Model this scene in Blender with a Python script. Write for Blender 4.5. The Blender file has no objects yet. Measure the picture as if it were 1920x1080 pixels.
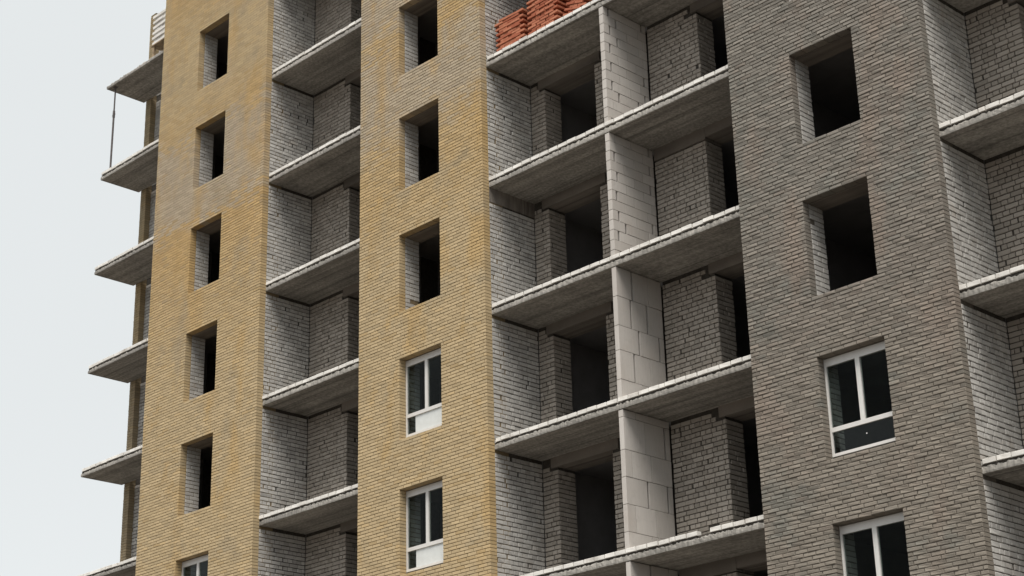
import bpy, math, random
from mathutils import Vector, Matrix

random.seed(11)
rnd = random.random
def ru(a, b): return a + (b - a) * rnd()
S = bpy.context.scene
COL = S.collection

# ------------------------------------------------------------------ camera
F_PX, YAW, PITCH, ROLL = 3348.3, 0.7928, 0.3791, -0.0267
CAM = Vector((29.964, -24.533, -13.847))
_cy, _sy, _cp, _sp, _cr, _sr = math.cos(YAW), math.sin(YAW), math.cos(PITCH), math.sin(PITCH), math.cos(ROLL), math.sin(ROLL)
FWD = Vector((-_sy*_cp, _cy*_cp, _sp)); _R = Vector((_cy, _sy, 0)); _U = _R.cross(FWD)
RGT = _cr*_R + _sr*_U; UPV = -_sr*_R + _cr*_U
cam_data = bpy.data.cameras.new('camera')
cam = bpy.data.objects.new('camera', cam_data); COL.objects.link(cam)
cam_data.sensor_width = 36.0; cam_data.lens = F_PX/1920*36.0
cam_data.clip_start = 0.1; cam_data.clip_end = 3000
m = Matrix((RGT, UPV, -FWD)).transposed().to_4x4(); m.translation = CAM
cam.matrix_world = m
S.camera = cam
def project(p):
    q = Vector(p) - CAM; w = q.dot(FWD)
    return 960 + F_PX*q.dot(RGT)/w, 540 - F_PX*q.dot(UPV)/w, w

# ------------------------------------------------------------------ world, sun, exposure
SUN_EL, SUN_AZ = math.radians(64), math.radians(144)   # azimuth from +Y clockwise: behind the viewer
world = bpy.data.worlds.new('World'); S.world = world; world.use_nodes = True
nt = world.node_tree; nt.nodes.clear()
wo = nt.nodes.new('ShaderNodeOutputWorld'); bg = nt.nodes.new('ShaderNodeBackground')
sky = nt.nodes.new('ShaderNodeTexSky'); sky.sky_type = 'NISHITA'; sky.sun_disc = False
sky.sun_elevation = SUN_EL; sky.sun_rotation = SUN_AZ
sky.air_density = 1.0; sky.dust_density = 1.0; sky.ozone_density = 1.0
hs = nt.nodes.new('ShaderNodeHueSaturation'); hs.inputs['Saturation'].default_value = 0.16
tc = nt.nodes.new('ShaderNodeTexCoord'); nz = nt.nodes.new('ShaderNodeTexNoise')
nz.inputs['Scale'].default_value = 2.2; nz.inputs['Detail'].default_value = 3
mr = nt.nodes.new('ShaderNodeMapRange'); mr.inputs[3].default_value = 0.95; mr.inputs[4].default_value = 1.05
mx = nt.nodes.new('ShaderNodeVectorMath'); mx.operation = 'SCALE'
nt.links.new(tc.outputs['Generated'], nz.inputs['Vector']); nt.links.new(nz.outputs['Fac'], mr.inputs[0])
nt.links.new(sky.outputs[0], hs.inputs['Color']); 
cl = nt.nodes.new('ShaderNodeMix'); cl.data_type = 'RGBA'; cl.inputs[0].default_value = 0.86   # closed cloud layer in front of the clear sky
cl.inputs[7].default_value = (5.8, 6.05, 6.1, 1)
nt.links.new(hs.outputs[0], cl.inputs[6]); nt.links.new(cl.outputs[2], mx.inputs[0]); nt.links.new(mr.outputs[0], mx.inputs['Scale'])
nt.links.new(mx.outputs[0], bg.inputs[0]); nt.links.new(bg.outputs[0], wo.inputs[0])
bg.inputs[1].default_value = 0.0398
sun_d = bpy.data.lights.new('sun', 'SUN'); sun_d.energy = 1.5; sun_d.angle = math.radians(36); sun_d.color = (1.0, 0.94, 0.86)
sun = bpy.data.objects.new('sun', sun_d); COL.objects.link(sun)
_sd = Vector((math.sin(SUN_AZ)*math.cos(SUN_EL), math.cos(SUN_AZ)*math.cos(SUN_EL), math.sin(SUN_EL)))
sun.rotation_euler = _sd.to_track_quat('Z', 'Y').to_euler()
S.view_settings.view_transform = 'Standard'; S.view_settings.look = 'None'
S.view_settings.exposure = 1.85; S.view_settings.gamma = 1.0; S.view_settings.use_curve_mapping = False
S.render.engine = 'CYCLES'
S.cycles.max_bounces = 6; S.cycles.diffuse_bounces = 4

# ------------------------------------------------------------------ materials
def mat_new(name):
    mt = bpy.data.materials.new(name); mt.use_nodes = True
    n = mt.node_tree; n.nodes.clear()
    out = n.nodes.new('ShaderNodeOutputMaterial'); b = n.nodes.new('ShaderNodeBsdfPrincipled')
    n.links.new(b.outputs[0], out.inputs[0])
    b.inputs['Specular IOR Level'].default_value = 0.25
    return mt, n, b
class NB:
    """small node helper"""
    def __init__(s, n): s.n = n; s.g = n.nodes.new('ShaderNodeNewGeometry')
    def pos(s): return s.g.outputs['Position']
    def mapping(s, scale):
        mp = s.n.nodes.new('ShaderNodeMapping'); mp.inputs['Scale'].default_value = scale
        s.n.links.new(s.pos(), mp.inputs[0]); return mp.outputs[0]
    def noise(s, scale, detail=3, rough=0.55, vec=None, dist=0.0):
        t = s.n.nodes.new('ShaderNodeTexNoise'); t.inputs['Scale'].default_value = scale
        t.inputs['Detail'].default_value = detail; t.inputs['Roughness'].default_value = rough; t.inputs['Distortion'].default_value = dist
        s.n.links.new(vec or s.pos(), t.inputs['Vector']); return t.outputs['Fac']
    def math(s, op, a, b=None, c=None):
        t = s.n.nodes.new('ShaderNodeMath'); t.operation = op
        for i, v in enumerate((a, b, c)):
            if v is None: continue
            if isinstance(v, (int, float)): t.inputs[i].default_value = v
            else: s.n.links.new(v, t.inputs[i])
        return t.outputs[0]
    def rng(s, v, a, b, c, d, smooth=False):
        t = s.n.nodes.new('ShaderNodeMapRange')
        if smooth: t.interpolation_type = 'SMOOTHSTEP'
        for i, q in enumerate((a, b, c, d)): t.inputs[i+1].default_value = q
        s.n.links.new(v, t.inputs[0]); return t.outputs[0]
    def ramp(s, v, stops, interp='LINEAR'):
        t = s.n.nodes.new('ShaderNodeValToRGB'); t.color_ramp.interpolation = interp
        e = t.color_ramp.elements
        while len(e) < len(stops): e.new(0.5)
        for el, (p, c) in zip(e, stops): el.position = p; el.color = (*c, 1) if len(c) == 3 else c
        s.n.links.new(v, t.inputs[0]); return t.outputs[0]
    def mix(s, f, a, b, mode='MIX'):
        t = s.n.nodes.new('ShaderNodeMix'); t.data_type = 'RGBA'; t.blend_type = mode
        for idx, v in ((0, f), (6, a), (7, b)):
            if isinstance(v, (int, float)): t.inputs[idx].default_value = v
            elif isinstance(v, tuple): t.inputs[idx].default_value = (*v, 1)
            else: s.n.links.new(v, t.inputs[idx])
        return t.outputs[2]
    def scale(s, c, f):
        t = s.n.nodes.new('ShaderNodeVectorMath'); t.operation = 'SCALE'
        s.n.links.new(c, t.inputs[0])
        if isinstance(f, (int, float)): t.inputs['Scale'].default_value = f
        else: s.n.links.new(f, t.inputs['Scale'])
        return t.outputs[0]
    def xyz(s):
        t = s.n.nodes.new('ShaderNodeSeparateXYZ'); s.n.links.new(s.pos(), t.inputs[0]); return t.outputs
    def attr(s, name='tint'):
        t = s.n.nodes.new('ShaderNodeAttribute'); t.attribute_name = name; return t.outputs['Fac']
    def bump(s, bsdf, h, strength, dist):
        t = s.n.nodes.new('ShaderNodeBump'); t.inputs['Strength'].default_value = strength; t.inputs['Distance'].default_value = dist
        s.n.links.new(h, t.inputs['Height']); s.n.links.new(t.outputs[0], bsdf.inputs['Normal'])

def facing_mat(name, zlo, zhi, stops, cold, warm, tint_amt, grain, patch_amt, bumpd):
    """facing brick: batches laid in lifts (along z), single bricks lighter or darker, stains, grain"""
    mt, n, b = mat_new(name); k = NB(n)
    x, y, z = k.xyz()
    wob = k.noise(0.55, 4, 0.6)
    tint = k.attr()
    dith = k.math('SUBTRACT', k.math('FRACT', k.math('MULTIPLY', tint, 13.7)), 0.5)
    zz = k.math('ADD', z, k.math('ADD', k.math('MULTIPLY', k.math('SUBTRACT', wob, 0.5), 0.9), k.math('MULTIPLY', dith, 0.7)))
    base = k.ramp(k.rng(zz, zlo, zhi, 0, 1), stops)
    base = k.mix(k.rng(tint, 0.0, 0.12, 0.35, 0.0), base, cold)
    base = k.mix(k.rng(tint, 0.86, 1.0, 0.0, 0.35), base, warm)
    pat = k.noise(0.75, 5, 0.62)
    base = k.mix(k.rng(k.math('ADD', pat, k.math('MULTIPLY', dith, 0.06)), 0.52, 0.68, 0.0, patch_amt, True), base, cold)
    base = k.mix(k.rng(k.noise(0.8, 4, 0.6, k.mapping((1.0, 1.0, 0.45))), 0.50, 0.66, 0, patch_amt, True), base, warm)
    gr = k.noise(90, 3, 0.7)
    f = k.math('MULTIPLY', k.rng(k.math('FRACT', k.math('MULTIPLY', tint, 7.31)), 0, 1, 1 - tint_amt, 1 + tint_amt), k.rng(gr, 0.3, 0.7, 1 - grain, 1 + grain))
    n.links.new(k.scale(base, f), b.inputs['Base Color']); b.inputs['Roughness'].default_value = 0.88
    k.bump(b, k.noise(60, 4, 0.7), 0.7, bumpd)
    return mt
YG = (0.412, 0.300, 0.158); YT = (0.412, 0.320, 0.192); YB = (0.370, 0.308, 0.225); YO = (0.420, 0.290, 0.136)
def rz(z, lo, hi): return max(0.0, min(1.0, (z - lo)/(hi - lo)))
M = {}
M['yellow_a'] = facing_mat('yellow_brick_a', -6, 16, [(rz(-6,-6,16), YT), (rz(1.0,-6,16), YT), (rz(4.0,-6,16), YG), (rz(5.4,-6,16), YO), (rz(5.8,-6,16), YB),
      (rz(8.1,-6,16), YB), (rz(8.5,-6,16), YG), (rz(9.6,-6,16), YT), (rz(11.5,-6,16), YT), (rz(12.5,-6,16), YG)],
      (0.328, 0.269, 0.181), (0.428, 0.290, 0.126), 0.10, 0.09, 0.62, 0.005)
M['yellow_b'] = facing_mat('yellow_brick_b', -8, 14, [(rz(-8,-8,14), YT), (rz(-3,-8,14), YT), (rz(0.0,-8,14), YT), (rz(2.2,-8,14), YT), (rz(3.4,-8,14), YG), (rz(4.6,-8,14), YG),
      (rz(5.5,-8,14), YB), (rz(7.2,-8,14), YB), (rz(7.6,-8,14), YG), (rz(8.2,-8,14), YB)],
      (0.336, 0.277, 0.185), (0.424, 0.286, 0.122), 0.10, 0.09, 0.62, 0.005)
GA = (0.195, 0.180, 0.158); GB = (0.190, 0.170, 0.147); GC = (0.202, 0.180, 0.152)
M['tan'] = facing_mat('tan_brick', -6, 16, [(0, (0.286, 0.235, 0.160)), (1, (0.319, 0.256, 0.160))], (0.302, 0.252, 0.168), (0.420, 0.302, 0.151), 0.1, 0.08, 0.4, 0.005)
M['grey'] = facing_mat('grey_brick', -9, 8, [(0, GC), (rz(-4.5,-9,8), GC), (rz(-2.5,-9,8), GB), (rz(0,-9,8), GA), (1, GA)],
      (0.158, 0.157, 0.140), (0.222, 0.182, 0.152), 0.11, 0.15, 0.75, 0.012)

def white_mat(name, c0, c1):
    mt, n, b = mat_new(name); k = NB(n)
    tint = k.attr()
    base = k.mix(tint, c0, c1)
    dirt = k.noise(2.2, 5, 0.65)
    base = k.mix(k.rng(dirt, 0.5, 0.75, 0, 0.55, True), base, (0.33, 0.29, 0.25))
    sp = k.noise(26, 3, 0.6)
    base = k.mix(k.rng(sp, 0.62, 0.72, 0, 0.5), base, (0.26, 0.24, 0.22))
    f = k.rng(k.noise(120, 2, 0.6), 0.3, 0.7, 0.93, 1.07)
    n.links.new(k.scale(base, f), b.inputs['Base Color']); b.inputs['Roughness'].default_value = 0.92
    k.bump(b, k.noise(70, 4, 0.7), 0.6, 0.004)
    return mt
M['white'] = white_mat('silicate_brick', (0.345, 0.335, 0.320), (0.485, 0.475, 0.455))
M['white_shaded'] = white_mat('shaded_smeared_brick', (0.269, 0.244, 0.214), (0.378, 0.344, 0.307))  # recess shade put into a darker copy of the white brick, plus warm mortar smears
M['curb'] = white_mat('kerb_brick', (0.60, 0.585, 0.555), (0.70, 0.685, 0.655))
def mortar_mat(name, c, v=0.2, holes=0.0):
    mt, n, b = mat_new(name); k = NB(n)
    f = k.rng(k.noise(14, 4, 0.65), 0.3, 0.7, 1 - v, 1 + v)
    rgb = n.nodes.new('ShaderNodeRGB'); rgb.outputs[0].default_value = (*c, 1)
    n.links.new(k.scale(rgb.outputs[0], f), b.inputs['Base Color']); b.inputs['Roughness'].default_value = 0.95
    k.bump(b, k.noise(45, 4, 0.7), 0.8, 0.006)
    return mt
M['mortar_yellow'] = mortar_mat('mortar_ochre', (0.175, 0.135, 0.083))
M['mortar_grey'] = mortar_mat('mortar_grey', (0.112, 0.099, 0.084))
M['mortar_dark'] = mortar_mat('mortar_dark', (0.060, 0.054, 0.047), 0.35)
M['mortar_block'] = mortar_mat('mortar_block', (0.05, 0.045, 0.04), 0.3)

def concrete_mat(name, c, streak=True, boards=True):
    mt, n, b = mat_new(name); k = NB(n)
    big = k.noise(1.3, 5, 0.6); 
    col = k.mix(k.rng(big, 0.35, 0.7, 0, 1), tuple(v*1.08 for v in c), tuple(v*0.80 for v in c))
    if boards:   # board marks of the shuttering run along the building
        bd = k.noise(1.0, 3, 0.6, k.mapping((0.16, 5.5, 1.0)))
        col = k.scale(col, k.rng(bd, 0.32, 0.68, 1.22, 0.70))
        b2 = k.noise(1.0, 2, 0.5, k.mapping((0.10, 13.0, 1.0)))
        col = k.scale(col, k.rng(b2, 0.30, 0.42, 0.62, 1.0))
    if streak:   # cement run down from the bricks above
        st = k.noise(1.0, 4, 0.6, k.mapping((16.0, 16.0, 2.5)))
        col = k.scale(col, k.rng(st, 0.36, 0.66, 0.72, 1.22))
    col = k.scale(col, k.rng(k.noise(38, 4, 0.7), 0.3, 0.7, 0.94, 1.06))
    n.links.new(col, b.inputs['Base Color']); b.inputs['Roughness'].default_value = 0.9
    k.bump(b, k.math('ADD', k.noise(22, 5, 0.7), k.noise(1.0, 3, 0.6, k.mapping((0.3, 6.0, 6.0)))), 0.3, 0.008)
    return mt
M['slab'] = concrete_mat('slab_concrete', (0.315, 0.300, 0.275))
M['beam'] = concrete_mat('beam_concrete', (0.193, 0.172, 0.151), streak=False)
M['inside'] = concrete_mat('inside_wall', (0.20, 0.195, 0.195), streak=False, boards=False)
def block_mat():
    mt, n, b = mat_new('aerated_block'); k = NB(n)
    base = k.mix(k.attr(), (0.420, 0.395, 0.370), (0.487, 0.462, 0.437))
    base = k.mix(k.rng(k.noise(1.8, 5, 0.6), 0.5, 0.75, 0, 0.45, True), base, (0.42, 0.375, 0.34))
    base = k.mix(k.rng(k.noise(5.5, 5, 0.7), 0.54, 0.70, 0, 0.35), base, (0.34, 0.32, 0.30))
    # saw-cut comb lines
    base = k.scale(base, k.rng(k.noise(1.0, 2, 0.5, k.mapping((60.0, 60.0, 3.0))), 0.35, 0.65, 0.965, 1.035))
    n.links.new(base, b.inputs['Base Color']); b.inputs['Roughness'].default_value = 0.95
    k.bump(b, k.noise(80, 4, 0.7), 0.4, 0.002)
    return mt
M['block'] = block_mat()
def simple(name, c, rough=0.5, var=0.08, sc=12, metal=0.0, spec=0.3):
    mt, n, b = mat_new(name); k = NB(n)
    rgb = n.nodes.new('ShaderNodeRGB'); rgb.outputs[0].default_value = (*c, 1)
    n.links.new(k.scale(rgb.outputs[0], k.rng(k.noise(sc, 4, 0.6), 0.3, 0.7, 1 - var, 1 + var)), b.inputs['Base Color'])
    b.inputs['Roughness'].default_value = rough; b.inputs['Metallic'].default_value = metal; b.inputs['Specular IOR Level'].default_value = spec
    return mt
M['pvc'] = simple('white_pvc', (0.588, 0.580, 0.563), 0.35, 0.04, spec=0.5)
M['panel'] = simple('white_panel', (0.571, 0.596, 0.596), 0.4, 0.05)
M['steel'] = simple('prop_steel', (0.085, 0.075, 0.075), 0.6, 0.35, 20)
M['wood'] = simple('raw_wood', (0.30, 0.23, 0.15), 0.85, 0.3, 9)
M['ground'] = simple('building_ground', (0.105, 0.092, 0.078), 0.95, 0.35, 0.35)
def orange_mat():
    mt, n, b = mat_new('orange_brick'); k = NB(n)
    base = k.mix(k.attr(), (0.30, 0.090, 0.048), (0.47, 0.195, 0.115))
    base = k.mix(k.rng(k.noise(7, 4, 0.6), 0.55, 0.75, 0, 0.5), base, (0.27, 0.065, 0.033))
    base = k.scale(base, k.rng(k.noise(60, 3, 0.6), 0.3, 0.7, 0.9, 1.1))
    n.links.new(base, b.inputs['Base Color']); b.inputs['Roughness'].default_value = 0.85
    k.bump(b, k.noise(70, 3, 0.7), 0.5, 0.003)
    return mt
M['orange'] = orange_mat()
def glass_mat(name='window_glass', ior=1.12):
    mt = bpy.data.materials.new(name); mt.use_nodes = True; n = mt.node_tree; n.nodes.clear()
    out = n.nodes.new('ShaderNodeOutputMaterial'); mixs = n.nodes.new('ShaderNodeMixShader')
    tr = n.nodes.new('ShaderNodeBsdfTransparent'); gl = n.nodes.new('ShaderNodeBsdfGlossy'); fr = n.nodes.new('ShaderNodeFresnel')
    tr.inputs[0].default_value = (0.80, 0.84, 0.83, 1); gl.inputs['Roughness'].default_value = 0.02; fr.inputs[0].default_value = ior
    n.links.new(fr.outputs[0], mixs.inputs[0]); n.links.new(tr.outputs[0], mixs.inputs[1]); n.links.new(gl.outputs[0], mixs.inputs[2])
    n.links.new(mixs.outputs[0], out.inputs[0]); return mt
M['glass'] = glass_mat()
M['glass_low'] = glass_mat('toughened_glass', 1.25)

# ------------------------------------------------------------------ mesh helpers
class MB:
    def __init__(s): s.v = []; s.f = []; s.t = []
    def box(s, x0, x1, y0, y1, z0, z1, tint=0.5):
        i = len(s.v)
        s.v += [(x0,y0,z0),(x1,y0,z0),(x1,y1,z0),(x0,y1,z0),(x0,y0,z1),(x1,y0,z1),(x1,y1,z1),(x0,y1,z1)]
        s.f += [(i,i+3,i+2,i+1),(i+4,i+5,i+6,i+7),(i,i+1,i+5,i+4),(i+1,i+2,i+6,i+5),(i+2,i+3,i+7,i+6),(i+3,i,i+4,i+7)]
        s.t += [tint]*6; return s
    def add(s, verts, faces, tint):
        i = len(s.v); s.v += verts; s.f += [tuple(i+q for q in f) for f in faces]; s.t += [tint]*len(faces)
    def tube(s, a, b, r0, r1, n=12, tint=0.5):
        a = Vector(a); b = Vector(b); d = (b-a).normalized()
        u = d.orthogonal().normalized(); w = d.cross(u); vs = []
        for c, r in ((a, r0), (b, r1)):
            vs += [tuple(c + r*(math.cos(t)*u + math.sin(t)*w)) for t in (2*math.pi*q/n for q in range(n))]
        s.add(vs, [(q, (q+1) % n, n+(q+1) % n, n+q) for q in range(n)] + [tuple(range(n-1,-1,-1)), tuple(range(n, 2*n))], tint)
    def mesh(s, name, mat):
        me = bpy.data.meshes.new(name); me.from_pydata(s.v, [], s.f)
        at = me.attributes.new('tint', 'FLOAT', 'FACE'); at.data.foreach_set('value', s.t)
        me.materials.append(mat); me.update(); return me
    def build(s, name, mat, parent=None):
        return link(name, s.mesh(name, mat), parent)
def link(name, me, parent=None):
    o = bpy.data.objects.new(name, me); COL.objects.link(o); o.parent = parent; return o
def empty(name, loc):
    o = bpy.data.objects.new(name, None); COL.objects.link(o); o.location = loc; o.empty_display_size = 0.5
    return o
def tag(o, label, cat, group=None):
    o['label'] = label; o['category'] = cat
    if group: o['group'] = group
    return o

BF = [(0,1,5,4),(1,2,6,5),(2,3,7,6),(3,0,4,7),(4,5,9,8),(5,6,10,9),(6,7,11,10),(7,4,8,11),(8,9,10,11)]
AX = {'-y': (Vector((1,0,0)), Vector((0,-1,0))), '+x': (Vector((0,1,0)), Vector((1,0,0))), '-x': (Vector((0,-1,0)), Vector((-1,0,0)))}
def brick_local(w, h, d, bev, rough, rim=None):
    """brick centred on its face: x along the wall, y = outward (+), z up; back rim at -d, worn arris, uneven face"""
    rim = bev if rim is None else rim
    a, c = w/2, h/2; j = lambda s: ru(-s, s)
    vs = [(-a,-d,-c),(a,-d,-c),(a,-d,c),(-a,-d,c)]
    r = [(-a+j(rough*.4),-rim,-c+j(rough*.5)),(a+j(rough*.4),-rim,-c+j(rough*.5)),(a+j(rough*.4),-rim,c+j(rough*.5)),(-a+j(rough*.4),-rim,c+j(rough*.5))]
    e = bev*1.1
    f = [(-a+e,j(rough),-c+e),(a-e,j(rough),-c+e),(a-e,j(rough),c-e),(-a+e,j(rough),c-e)]
    return vs + r + f
def place_local(vs, o, ax):
    R, N = AX[ax]; 
    return [(o[0]+R.x*x+N.x*y, o[1]+R.y*x+N.y*y, o[2]+z) for x, y, z in vs]
# (x along, y outward, z up) with R x Z = N is right handed as (R, N, Z)? R x N = -Z for these axes, so faces are flipped
BF = [tuple(reversed(f)) for f in BF]
ROTZ = {'-y': 0.0, '+x': math.pi/2, '-x': -math.pi/2}

VARIANTS = {}
def variants(kind, w, h, d, bev, rough, mat, nvar=14):
    key = (kind, round(w, 3), round(d, 3))
    if key not in VARIANTS:
        out = []
        for i in range(nvar):
            b = MB()
            # object space: +x along wall, -y outward (object rotated about z for other faces)
            b.add([(x, -y, z) for x, y, z in brick_local(w, h, d, bev, rough)], [tuple(reversed(f)) for f in BF] if False else BF, rnd())
            out.append(b.mesh(kind, mat))
        VARIANTS[key] = out
    return VARIANTS[key]

def emit_bricks(items, parent, mat, kind, h, bev, rough, std, limit=300, stuff='brickwork'):
    """items: (origin, axis, width, depth). The `limit` that show largest become objects, the rest one mesh."""
    scored = []
    for it in items:
        o, ax, w, d = it
        R, N = AX[ax]
        u, v, dep = project(o)
        vis = -15 < u < 1935 and -15 < v < 1095 and (CAM - Vector(o)).dot(N) > 0
        p0 = project(Vector(o) - R*(w/2)); p1 = project(Vector(o) + R*(w/2))
        size = math.hypot(p1[0]-p0[0], p1[1]-p0[1])
        ok = vis and any(abs(w - s) < 0.004 for s in std)
        scored.append((size if ok else -1, it))
    scored.sort(key=lambda q: -q[0])
    rest = MB()
    for i, (sc, (o, ax, w, d)) in enumerate(scored):
        out = ru(-1, 1)*rough*0.8
        if i < limit and sc > 0:
            ws = min(std, key=lambda s: abs(s - w))
            me = random.choice(variants(kind, ws, h, d, bev, rough, mat))
            ob = link('brick', me, parent)
            N = AX[ax][1]
            ob.location = (o[0]+N.x*out, o[1]+N.y*out, o[2]); ob.rotation_euler = (0, ru(-.006, .006), ROTZ[ax] + ru(-.006, .006))
        else:
            vs = brick_local(w, h, d, bev, rough)
            vs = [(x, y + out, z) for x, y, z in vs]
            rest.add(place_local(vs, o, ax), BF, rnd())
    if rest.v:
        ob = rest.build(stuff, mat, parent); ob['kind'] = 'stuff'

def cuts(a, b, step, length, joint, minw=0.055, jit=0.0):
    """split [a,b] into bricks on a grid with an offset `step`"""
    xs = []; x = a - ((step) % (length + joint))
    while x < b:
        l, r = max(x, a), min(x + length, b)
        if r - l > 0.01: xs.append([l, r])
        x += length + joint
    xs[0][0] = a; xs[-1][1] = b
    if len(xs) > 1 and xs[0][1]-xs[0][0] < minw: xs[1][0] = xs[0][0]; xs.pop(0)
    if len(xs) > 1 and xs[-1][1]-xs[-1][0] < minw: xs[-2][1] = xs[-1][1]; xs.pop()
    return xs

# ------------------------------------------------------------------ dimensions (metres, floor 0 kerb top = z 0)
A0, A1, B0, B1, C0, C1 = -8.89, -3.904, 0.0, 4.235, 11.18, 15.466
FD = 0.19                       # depth of the facing leaf and of the slab edge behind the facade
YB_ = 1.58                      # back wall of the balconies
GROUND = -15.45; TOP = 18.0; XR = 22.4
WIN = {'a': (-7.09, -5.69), 'b': (1.42, 2.81), 'c': (12.62, 14.035)}
WB, WT = 0.60, 2.475            # sill and head above each floor
FL = range(-5, 7)

building = empty('apartment_building', (5.0, 0.0, GROUND))
tag(building, 'unfinished apartment block of yellow and grey brick piers with open concrete balconies', 'building')
building_inv = Matrix.Translation((5.0, 0.0, GROUND)).inverted()
_link = link
def link(name, me, parent=None):
    o = _link(name, me, parent)
    if parent is building: o.matrix_parent_inverse = building_inv
    return o

# ground
g = MB(); g.v = [(-700,-700,GROUND),(700,-700,GROUND),(700,700,GROUND),(-700,700,GROUND)]; g.f = [(0,1,2,3)]; g.t = [0.5]
go = g.build('ground', M['ground']); go['kind'] = 'structure'

# ------------------------------------------------------------------ facing piers
def pier(key, x0, x1, mat, mort, zlo, zhi, rough, bev, rec, label, fl_open):
    w0, w1 = WIN[key]
    core = MB(); r = rec
    ys, ye = r, 0.60
    lo, hi = x0 + r, x1 - r
    core.box(lo, w0 - r, ys, ye, GROUND, TOP); core.box(w1 + r, hi, ys, ye, GROUND, TOP)
    z = GROUND
    for k in FL:
        a, b = k*3 + WB - r, k*3 + WT + r
        core.box(w0 - r, w1 + r, ys, ye, z, a); z = b
    core.box(w0 - r, w1 + r, ys, ye, z, TOP)
    p = core.build('pier', M[mort], building); p['label'] = label
    items = []
    j0, j1 = math.floor(zlo/0.075), math.ceil(zhi/0.075)
    L, J, Hh = 0.25, 0.014, 0.0630; step = 0.0
    for j in range(j0, j1):
        zc = j*0.075 + 0.0375; k = math.floor(zc/3.0); zr = zc - k*3
        inwin = WB < zr < WT
        near = (WB - 0.076 < zr < WB) or (WT < zr < WT + 0.076)
        step += 0.132 + (ru(-.045, .045) if key != 'c' else ru(-.075, .075))
        segs = [(x0, w0), (w1, x1)] if inwin else [(x0, x1)]
        for a, b in segs:
            for l, q in cuts(a, b, step, L, J):
                edge = abs(l - a) < 1e-6 or abs(q - b) < 1e-6
                over = near and q > w0 and l < w1
                d = FD if (edge or over) else 0.045
                items.append((((l+q)/2, 0.0 , zc + ru(-.0015, .0015)), '-y', q - l, d))
    emit_bricks(items, p, M[mat], 'facing_brick_'+mat, Hh, bev, rough, (0.25, 0.12))
    # white inner leaf seen in the window reveals
    inner = MB(); inner2 = []
    for k in FL:
        if k*3 + WT < zlo or k*3 + WB > zhi: continue
        zz = k*3 + WB; c = 0
        while zz < k*3 + WT - 0.03:
            h = min(0.088, k*3 + WT - zz - 0.004)
            for l, q in cuts(FD + 0.012, 0.615, (c % 2)*0.12, 0.25, 0.012):
                if rnd() < 0.005: continue
                inner2.append(((w0 + ru(-.004, .003), (l+q)/2, zz + 0.044), '+x', q - l, 0.04))
            zz += 0.1; c += 1
    emit_bricks(inner2, p, M['white'], 'reveal_brick', 0.087, 0.006, 0.003, (0.25,), 40, 'reveal_brickwork')
    for k in FL:
        if k*3 + WT < zlo or k*3 + WB > zhi: continue
        lt = MB().box(w0 - 0.15, w1 + 0.15, FD + 0.015, 0.64, k*3 + WT - 0.004, k*3 + WT + 0.19)
        lt.build('lintel', M['beam'], building)
    return p

pier('a', A0, A1, 'yellow_a', 'mortar_yellow', -6.0, 15.6, 0.0020, 0.005, 0.012, 'pale yellow brick pier at the left edge of the facade', ())
pier('b', B0, B1, 'yellow_b', 'mortar_yellow', -7.6, 11.0, 0.0020, 0.005, 0.012, 'yellow brick pier in the middle of the facade', ())
pier('c', C0, C1, 'grey', 'mortar_grey', -9.6, 6.0, 0.0056, 0.008, 0.014, 'grey brown brick pier nearest to the viewer', ())

# ------------------------------------------------------------------ white brick walls of the balconies
def white_courses(z0, z1):
    z = z0; c = 0
    while z + 0.05 < z1:
        yield z + 0.044, c, min(0.083, z1 - z - 0.006); z += 0.1; c += 1
def lay(items, a, b, ax, fixed, z0, z1, phase, holes=(), miss=0.0006):
    """English bond: a course of stretchers, a course of headers; open and wide joints here and there"""
    for zc, c, h in white_courses(z0, z1):
        if h < 0.06: continue
        if (c + phase) % 2 == 0: L, st = 0.25, ru(-.01, .01) + (0.13 if c % 4 == 0 else 0)
        else: L, st = 0.12, 0.06 + ru(-.01, .01)
        for l, q in cuts(a, b, st, L, 0.015, 0.06):
            if any(q > ha and l < hb and hz0 < zc < hz1 for ha, hb, hz0, hz1 in holes): continue
            if rnd() < miss: continue
            s = rnd()
            if s < 0.045: q -= ru(.012, .035)
            elif s < 0.08: l += ru(.012, .035)
            mid = (l+q)/2
            o = (fixed + ru(-.004, .004), mid, zc) if ax == '+x' else (mid, fixed + ru(-.004, .004), zc)
            items.append((o, ax, q - l, 0.05))
REC = 0.024
def side_wall(xp, zlo, zhi, limit, beams=()):
    core = MB().box(xp - 0.38, xp - REC, FD + 0.004, YB_ + 0.02, GROUND, TOP)
    w = core.build('side_wall', M['mortar_dark'], building)
    items = []
    for k in FL:
        if k*3 + 2.8 < zlo or k*3 > zhi: continue
        top = 2.765 if k not in beams else 2.42
        lay(items, FD + 0.006, YB_ - 0.006, '+x', xp, k*3 - 0.098, k*3 + top, k)
    emit_bricks(items, w, M['white'], 'white_brick', 0.082, 0.006, 0.005, (0.25, 0.12), limit)
    for k in beams:
        MB().box(xp - 0.1, xp - 0.003, FD + 0.01, YB_ + 0.06, k*3 + 2.43, k*3 + 2.80).build('ring_beam', M['beam'], building)
    return w
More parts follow.
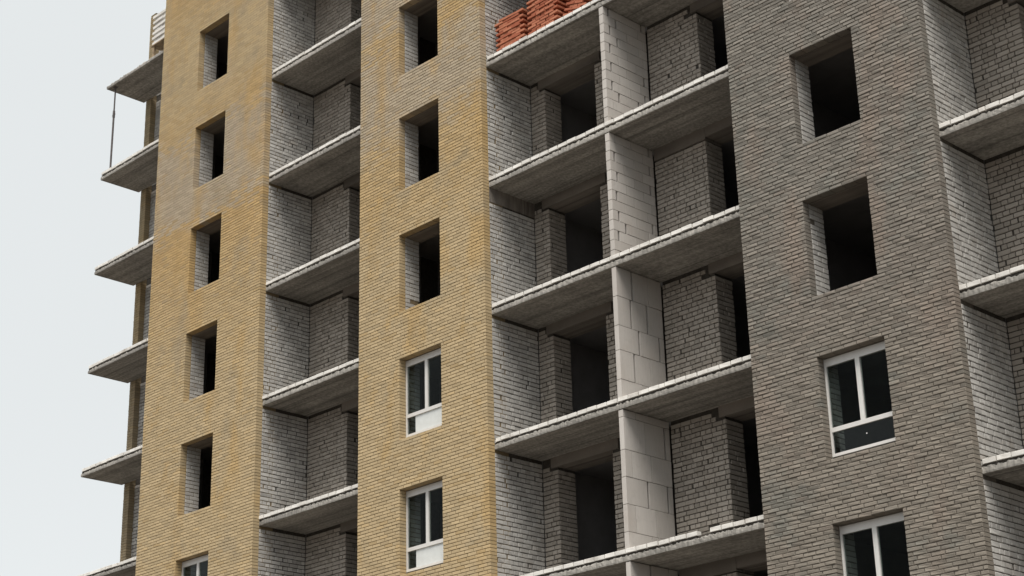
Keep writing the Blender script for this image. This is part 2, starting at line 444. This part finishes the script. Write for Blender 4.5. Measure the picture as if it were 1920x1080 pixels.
def back_wall(x0, x1, zlo, zhi, limit, jamb, lint, beams=(), miss=0.0006):
    """x0..x1 along the back; jamb: the right end is an open reveal; lint: lintel bears on this wall from that x"""
    core = MB().box(x0, x1 - (REC if jamb else 0), YB_ + REC, YB_ + 0.54, GROUND, TOP)
    w = core.build('back_wall', M['mortar_dark'], building)
    items = []
    for k in FL:
        if k*3 + 2.8 < zlo or k*3 > zhi: continue
        top = 2.50 if k in beams else 2.765
        holes = [(lint[0], lint[1], k*3 + 2.54, k*3 + 3)] if lint else []
        lay(items, x0 + 0.008, x1, '-y', YB_, k*3 - 0.098, k*3 + top, k + 1, holes, miss)
        if jamb: lay(items, YB_ + 0.014, YB_ + 0.53, '+x', x1, k*3 - 0.098, k*3 + min(top, 2.54), k, (), miss)
    emit_bricks(items, w, M['white_shaded'], 'back_brick', 0.082, 0.006, 0.005, (0.25, 0.12), limit)
    for k in beams:
        MB().box(x0 + 0.02, x1 + 0.02, YB_ - 0.03, YB_ + 0.5, k*3 + 2.51, k*3 + 2.80).build('ring_beam', M['beam'], building)
    return w
def door_lintel(x0, x1, klist):
    for k in klist:
        MB().box(x0, x1, YB_ - 0.012, YB_ + 0.56, k*3 + 2.55, k*3 + 2.80).build('lintel', M['beam'], building)

side_wall(A1, -5.5, 13, 160)
side_wall(B1, -7, 9, 240, beams=(0,))
side_wall(C1, -9, 5, 300)
back_wall(A1, -2.36, -5.5, 13, 120, True, (-2.55, 0))
door_lintel(-2.55, -0.3, FL)
back_wall(B1, 4.69, -7, 9, 160, True, (4.50, 9))
back_wall(6.25, 7.715, -7, 9, 80, False, (6.0, 6.42))
door_lintel(4.50, 6.43, FL)
back_wall(7.845, 9.25, -7, 9, 240, True, (9.08, 12), beams=(0, -3), miss=0.0025)
door_lintel(9.10, 11.0, [k for k in FL if k not in (0, -3)])
for k in (0, -3): MB().box(9.28, 11.0, YB_ - 0.03, YB_ + 0.5, k*3 + 2.55, k*3 + 2.80).build('lintel', M['beam'], building)
back_wall(C1, 16.535, -9, 5, 240, True, (16.36, 30))
door_lintel(16.36, 18.6, FL)
# rest of the back walls, hidden behind the piers
rb = MB()
rb.box(-0.5, 0.38, YB_ + REC, YB_ + 0.54, GROUND, TOP); rb.box(10.8, 11.56, YB_ + REC, YB_ + 0.54, GROUND, TOP); rb.box(18.4, XR, YB_ + REC, YB_ + 0.54, GROUND, TOP)
rb.build('back_wall', M['mortar_dark'], building)

# ------------------------------------------------------------------ left end: balcony wall and yellow corner
TX0, TX1 = -12.07, -11.79
lw = MB().box(TX1, A0 + 0.4, 1.685, 2.0, GROUND, 14.75).build('end_back_wall', M['mortar_dark'], building)
items = []
for k in FL:
    if -6 < k*3 < 12.5: lay(items, TX1 + 0.005, A0, '-y', 1.66, k*3 - 0.098, k*3 + 2.765, k)
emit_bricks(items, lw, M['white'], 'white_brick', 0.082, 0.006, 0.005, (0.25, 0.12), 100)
cp_ = MB().box(TX0 + 0.009, TX1 - 0.009, 1.50, 8.5, GROUND, 14.75).build('corner_pier', M['mortar_yellow'], building)
items = []
for j in range(-90, 196):
    zc = j*0.075 + 0.0375; k = math.floor(zc/3 + 0.035); 
    if zc > 14.72: break
    if (zc % 3) > 2.75 or (zc % 3) < 0.0: continue
    for l, q in cuts(TX0, TX1, (j % 2)*0.13, 0.25, 0.01): items.append((((l+q)/2, 1.49, zc), '-y', q - l, 0.25))
emit_bricks(items, cp_, M['tan'], 'facing_brick_tan', 0.0625, 0.006, 0.003, (0.25, 0.12), 120)

# ------------------------------------------------------------------ slabs with their kerb course
KH = 0.1; ST = 0.13
def slab(x0, x1, k, kerb=True, y1=YB_ + 0.012, th=ST, skip=(), y0=FD):
    """concrete slab with ragged top arris along the front edge, then a course of white bricks on its rim"""
    zt = k*3 - KH; zb = zt - th; b = MB()
    n = max(2, int((x1 - x0)/0.045)); vs = []
    for i in range(n + 1):
        x = x0 + (x1 - x0)*i/n
        vs += [(x, y1, zb), (x, y0 + 0.004, zb + ru(-.003, .003)), (x, y0 + ru(-.004, .002), zb + 0.03),
               (x, y0 + ru(-.006, .004), zt - 0.05 + ru(-.006, .006)), (x, y0 + ru(.000, .016), zt + ru(-.052, -.006)), (x, y0 + 0.05, zt), (x, y1, zt)]
    fs = []
    for i in range(n):
        a = i*7; c = a + 7
        for q in range(7): fs.append((a+q, c+q, c+(q+1) % 7, a+(q+1) % 7))
    fs += [tuple(range(6, -1, -1)), tuple(n*7 + q for q in range(7))]
    b.add(vs, [tuple(reversed(f)) for f in fs], 0.5)
    s = b.build('balcony_slab', M['slab'], building)
    if kerb:
        MB().box(x0 + 0.01, x1 - 0.01, y0 + 0.022, y0 + 0.10, zt - 0.045, zt + 0.02).build('mortar_bed', M['mortar_dark'], s)
        x = x0 + 0.004 + ru(0, .05)
        first = True
        while x < x1 - 0.05:
            w = 0.25 if not first else ru(0.12, 0.25); first = False
            w = min(w, x1 - 0.004 - x)
            if rnd() < 0.04: w = min(w, 0.12)
            if not any(a < x + w/2 < c for a, c in skip):
                ws = 0.25 if abs(w - 0.25) < 1e-4 else (0.12 if abs(w - .12) < .006 else None)
                zc = zt + 0.018 + 0.041 + ru(-.003, .004); yy = y0 - 0.012 + ru(-.008, .008)
                if ws: me = random.choice(variants('kerb_brick', ws, 0.082, 0.12, 0.005, 0.003, M['curb'], 10))
                else:
                    t = MB(); t.add([(p, -q, r) for p, q, r in brick_local(w, 0.082, 0.12, 0.005, 0.003)], BF, rnd()); me = t.mesh('kerb_brick', M['curb'])
                o = link('edge_brick', me, s); o.location = (x + w/2, yy, zc); o.rotation_euler = (ru(-.02, .02), ru(-.008, .008), ru(-.02, .02))
            x += w + ru(0.016, 0.030)
    return s
for k in range(-4, 6):
    vis = lambda lo, hi: lo <= k <= hi
    if k < 5: slab(-12.2, A0 + 0.02, k, kerb=vis(-2, 3), y1=1.50, th=0.12)
    slab(A1 - 0.012, B0 - 0.002, k, kerb=vis(-2, 4))
    slab(B1 - 0.012, C0 - 0.002, k, kerb=vis(-3, 3), skip=((9.50, 9.80),) if k == -2 else ())
    slab(C1 - 0.012, XR, k, kerb=vis(-3, 1))

# ------------------------------------------------------------------ block partitions between neighbouring balconies
PX0, PX1 = 7.722, 7.836
def partition(k, rows):
    z0 = k*3 - KH
    core = MB().box(PX0 + 0.045, PX1 - 0.045, FD + 0.03, 1.53, z0, k*3 + 2.765)
    p = core.build('partition', M['mortar_block'], building)
    z = z0 + 0.012
    for h, sp in rows:
        h = min(h, k*3 + 2.762 - z)
        if h < 0.04: break
        ys = [(FD + 0.012, 0)] + [(FD + 0.012 + f*1.35, g) for f, g in sp] + [(FD + 0.012 + 1.345, 0)]
        for (a, ga), (b, gb) in zip(ys, ys[1:]):
            a2, b2 = a + ga/2, b - gb/2
            if b2 - a2 < 0.03: continue
            t = MB(); ch = 0.004; e = ru(-.004, .004)
            x0, x1 = PX0 + e, PX1 + e; zt = z + h - 0.008
            # block with eased arrises
            def ring(i, zz): return [(x0+i,a2+i,zz),(x1-i,a2+i,zz),(x1-i,b2-i,zz),(x0+i,b2-i,zz)]
            vs = ring(ch, z) + ring(0, z+ch) + ring(0, zt-ch) + ring(ch, zt)
            fs = [(3,2,1,0)] + [(4*r+q, 4*r+(q+1) % 4, 4*r+4+(q+1) % 4, 4*r+4+q) for r in range(3) for q in range(4)] + [(12,13,14,15)]
            t.add(vs, fs, rnd()); t.build('block', M['block'], p)
        z += h
G, T_ = 0.058, 0.011
def running(n, h):
    r = []
    for i in range(n):
        if i % 2 == 0: s = [(0.12 + ru(-.03, .03), G if rnd() < .85 else T_), (0.52 + ru(-.05, .05), T_), (0.90, G if rnd() < .7 else T_)]
        else: s = [(0.33 + ru(-.06, .06), G if rnd() < .25 else T_), (0.76 + ru(-.05, .05), G if rnd() < .25 else T_)]
        r.append((h, s))
    return r
partition(1, running(14, 0.222)); partition(0, running(14, 0.222)); partition(2, running(14, 0.222))
partition(-1, [(0.47, [(.46, T_)]), (.61, [(.31, G), (.66, T_)]), (.52, [(.44, G), (.89, G)]), (.62, [(.29, G), (.65, G)]), (.66, [(.34, G), (.70, 0.012)])])
partition(-2, [(0.42, [(.5, T_)]), (.54, [(.17, T_), (.6, T_)]), (.54, [(.46, G), (.89, G)]), (.54, [(.14, T_), (.55, T_)]), (.66, [(.45, T_), (.89, G)]), (.3, [(.27, T_)])])
partition(-3, [(0.6, [(.5, T_)])]*2 + [(.54, [(.46, T_)]), (.54, [(.3, T_), (.7, T_)]), (.6, [(.42, G), (.8, T_)])])

# ------------------------------------------------------------------ inside of the building
ins = []
for k in FL:
    b = MB()
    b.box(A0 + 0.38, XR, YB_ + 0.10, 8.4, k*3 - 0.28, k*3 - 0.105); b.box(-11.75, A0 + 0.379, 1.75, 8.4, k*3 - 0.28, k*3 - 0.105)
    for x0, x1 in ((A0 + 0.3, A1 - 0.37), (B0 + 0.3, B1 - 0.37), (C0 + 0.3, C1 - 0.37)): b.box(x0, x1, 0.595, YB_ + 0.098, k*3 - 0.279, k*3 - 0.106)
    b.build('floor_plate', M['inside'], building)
iw = MB()
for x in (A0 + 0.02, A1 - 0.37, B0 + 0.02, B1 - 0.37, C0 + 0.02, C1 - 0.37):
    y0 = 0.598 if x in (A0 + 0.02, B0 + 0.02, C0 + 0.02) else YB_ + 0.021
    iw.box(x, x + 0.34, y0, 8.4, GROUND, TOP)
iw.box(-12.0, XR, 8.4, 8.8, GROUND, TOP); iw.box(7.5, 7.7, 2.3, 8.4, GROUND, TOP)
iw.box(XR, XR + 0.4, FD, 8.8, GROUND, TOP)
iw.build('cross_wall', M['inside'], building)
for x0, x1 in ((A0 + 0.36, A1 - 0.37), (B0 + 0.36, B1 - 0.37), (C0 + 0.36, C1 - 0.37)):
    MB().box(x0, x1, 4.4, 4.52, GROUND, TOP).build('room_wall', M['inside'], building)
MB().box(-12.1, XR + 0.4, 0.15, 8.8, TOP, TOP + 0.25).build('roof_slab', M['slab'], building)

# ------------------------------------------------------------------ windows
def window(key, k, panel, sticker=False):
    w0, w1 = WIN[key]; z0, z1 = k*3 + WB, k*3 + WT; y0, y1 = FD + 0.004, FD + 0.074
    xm = (w0 + w1)/2 - 0.01; zt = k*3 + 1.165
    f = MB()
    z0 += 0.088
    MB().box(w0 + 0.001, w1 - 0.001, FD + 0.02, 0.5, z0 - 0.08, z0 - 0.002).build('sill', M['beam'], building)
    f.box(w0 + 0.002, w0 + 0.04, y0, y1, z0, z1 - 0.01); f.box(w1 - 0.06, w1 - 0.002, y0, y1, z0, z1 - 0.01)
    f.box(w0 + 0.04, w1 - 0.06, y0 + 0.002, y1 - 0.002, z1 - 0.15, z1 - 0.012); f.box(w0 + 0.04, w1 - 0.06, y0 + 0.002, y1 - 0.002, z0 + 0.002, z0 + 0.055)
    fr = f.build('window', M['pvc'], building)
    MB().box(w0 + 0.041, w1 - 0.061, y0 - 0.003, y1 - 0.004, zt - 0.04, zt + 0.04).build('transom', M['pvc'], fr)
    MB().box(xm - 0.045, xm + 0.045, y0 - 0.001, y1 - 0.006, zt + 0.041, z1 - 0.151).build('mullion', M['pvc'], fr)
    yg = y0 + 0.03
    for xa, xb in ((w0 + 0.041, xm - 0.046), (xm + 0.046, w1 - 0.061)):
        MB().box(xa, xb, yg, yg + 0.006, zt + 0.042, z1 - 0.152).build('pane', M['glass'], fr)
    if panel:
        xs = w0 + 0.30
        MB().box(w0 + 0.041, xs, yg, yg + 0.006, z0 + 0.056, zt - 0.041).build('pane', M['glass'], fr)
        MB().box(xs, w1 - 0.061, yg - 0.008, yg + 0.018, z0 + 0.056, zt - 0.041).build('panel', M['panel'], fr)
    else:
        MB().box(w0 + 0.041, w1 - 0.061, yg, yg + 0.006, z0 + 0.056, zt - 0.041).build('pane', M['glass_low'], fr)
        if sticker:
            s = MB(); c = (xm + 0.03, yg - 0.003, z0 + 0.27)
            s.tube((c[0], c[1], c[2]), (c[0], c[1] + 0.002, c[2]), 0.013, 0.013, 8); s.build('sticker', M['pvc'], fr)
window('a', -2, True); window('b', -1, True); window('b', -2, True); window('b', -3, True)
window('c', -2, False, True); window('c', -3, False)

# ------------------------------------------------------------------ loose things
def brick_object(w, d, h, mat, parent, name, loc, rot=(0, 0, 0), cache={}):
    key = (w, d, h, mat)
    if key not in cache:
        cache[key] = []
        for i in range(8):
            t = MB(); c = 0.004
            def ring(i_, z): return [(-w/2+i_,-d/2+i_,z),(w/2-i_,-d/2+i_,z),(w/2-i_,d/2-i_,z),(-w/2+i_,d/2-i_,z)]
            vs = ring(c, -h/2) + ring(0, -h/2+c) + ring(0, h/2-c) + ring(c, h/2)
            fs = [(3,2,1,0)] + [(4*r+q, 4*r+(q+1) % 4, 4*r+4+(q+1) % 4, 4*r+4+q) for r in range(3) for q in range(4)] + [(12,13,14,15)]
            t.add(vs, fs, rnd()); cache[key].append(t.mesh(name, M[mat]))
    o = _link(name, random.choice(cache[key]), parent); o.location = loc; o.rotation_euler = rot
    return o
def stack(x0, x1, y0, y1, rows, label, tilt=0.0, lean=0.0):
    z0 = 2*3 - KH
    t = empty('brick_stack', ((x0+x1)/2, (y0+y1)/2, z0)); tag(t, label, 'bricks', 'stacks of orange bricks on the top balcony')
    nx = max(1, round((x1-x0)/0.25)); ny = max(1, round((y1-y0)/0.12))
    hh = 0.066
    for r in range(rows):
        sx = lean*r*hh + ru(-.014, .014); sy = (0.014 if r % 2 else 0) + ru(-.008, .008); off = (0.06 if r % 2 else -0.06)
        for i in range(nx):
            for j in range(ny):
                if 0 < i < nx-1 and 0 < j < ny-1 and r < rows-1: continue
                x = -(x1-x0)/2 + (i+.5)*(x1-x0)/nx + sx + off + ru(-.004, .004); y = -(y1-y0)/2 + (j+.5)*(y1-y0)/ny + sy + ru(-.012, .008)
                brick_object(0.252, 0.118, 0.056, 'orange', t, 'brick', (x, y, (r+.5)*hh + 0.004), (ru(-.02, .02), ru(-.02, .02), ru(-.03, .03)))
    t.rotation_euler = (0, tilt, ru(-.03, .03))
    return t
stack(4.44, 5.20, 0.40, 0.76, 16, 'low stack of orange bricks nearest to the yellow pier on the top balcony', lean=-0.05)
stack(5.42, 6.27, 0.40, 0.88, 25, 'tall middle stack of orange bricks on the top balcony')
s3 = stack(6.44, 6.98, 0.45, 0.90, 18, 'tilted stack of orange bricks farthest from the yellow pier', tilt=0.30)
s3.location.z += 0.08

# pallet of white bricks raised on legs at the left end
zf = 4*3 - KH
pl = empty('brick_pallet', (-9.35, 0.55, zf)); tag(pl, 'wooden platform loaded with white bricks on the top left balcony', 'pallet')
w = MB()
for x in (-0.60, 0.60):
    for y in (-0.2, 0.2): MB().box(x-.04, x+.04, y-.04, y+.04, 0.0, 0.44).build('leg', M['wood'], pl)
for q in range(4): MB().box(-0.68, 0.68, -0.27 + q*0.137, -0.27 + q*0.137 + 0.125, 0.441, 0.475).build('board', M['wood'], pl)
for r in range(11):
    wide = r % 2 == 0
    for i in range(5 if wide else 9):
        for j in range(2):
            if wide: brick_object(0.25, 0.25, 0.086, 'curb', pl, 'brick', (-0.52 + i*0.258 + ru(-.01, .01), -0.14 + j*0.27 + ru(-.01, .01), 0.476 + 0.044 + r*0.0885))
            else: brick_object(0.12, 0.23, 0.086, 'curb', pl, 'brick', (-0.52 + i*0.137 + ru(-.012, .012), -0.11 + j*0.25 + ru(-.01, .01), 0.476 + 0.044 + r*0.0885))

# steel shoring prop
pr = empty('shoring_prop', (-11.9, 0.31, 3*3 - KH)); tag(pr, 'thin dark steel prop standing between the two upper left balcony slabs', 'prop')
hgt = 3 - 0.12
def part(name, fn): b = MB(); fn(b); return b.build(name, M['steel'], pr)
part('outer_tube', lambda b: b.tube((0,0,0.012), (0,0,1.95), 0.030, 0.030))
part('inner_tube', lambda b: b.tube((0,0,1.95), (0,0,hgt - 0.012), 0.023, 0.023))
part('collar', lambda b: (b.tube((0,0,1.87), (0,0,2.08), 0.040, 0.036), b.tube((-0.085,0,1.95), (0.085,0,1.95), 0.010, 0.010)))
part('base_plate', lambda b: b.box(-.06, .06, -.06, .06, 0.0, 0.011))
part('head_plate', lambda b: b.box(-.06, .06, -.06, .06, hgt - 0.011, hgt - 0.001))

# chip of white brick left on a sill
fr_ = MB()
fr_.add([(1.50,0.24,0.602),(1.69,0.22,0.602),(1.71,0.33,0.602),(1.52,0.34,0.602),(1.51,0.25,0.665),(1.67,0.235,0.650),(1.69,0.32,0.640),(1.53,0.33,0.668)],
        [(0,3,2,1),(4,5,6,7),(0,1,5,4),(1,2,6,5),(2,3,7,6),(3,0,4,7)], 0.9)
tag(fr_.build('brick_fragment', M['curb']), 'small white brick fragment lying on the sill of an open yellow pier window', 'fragment')
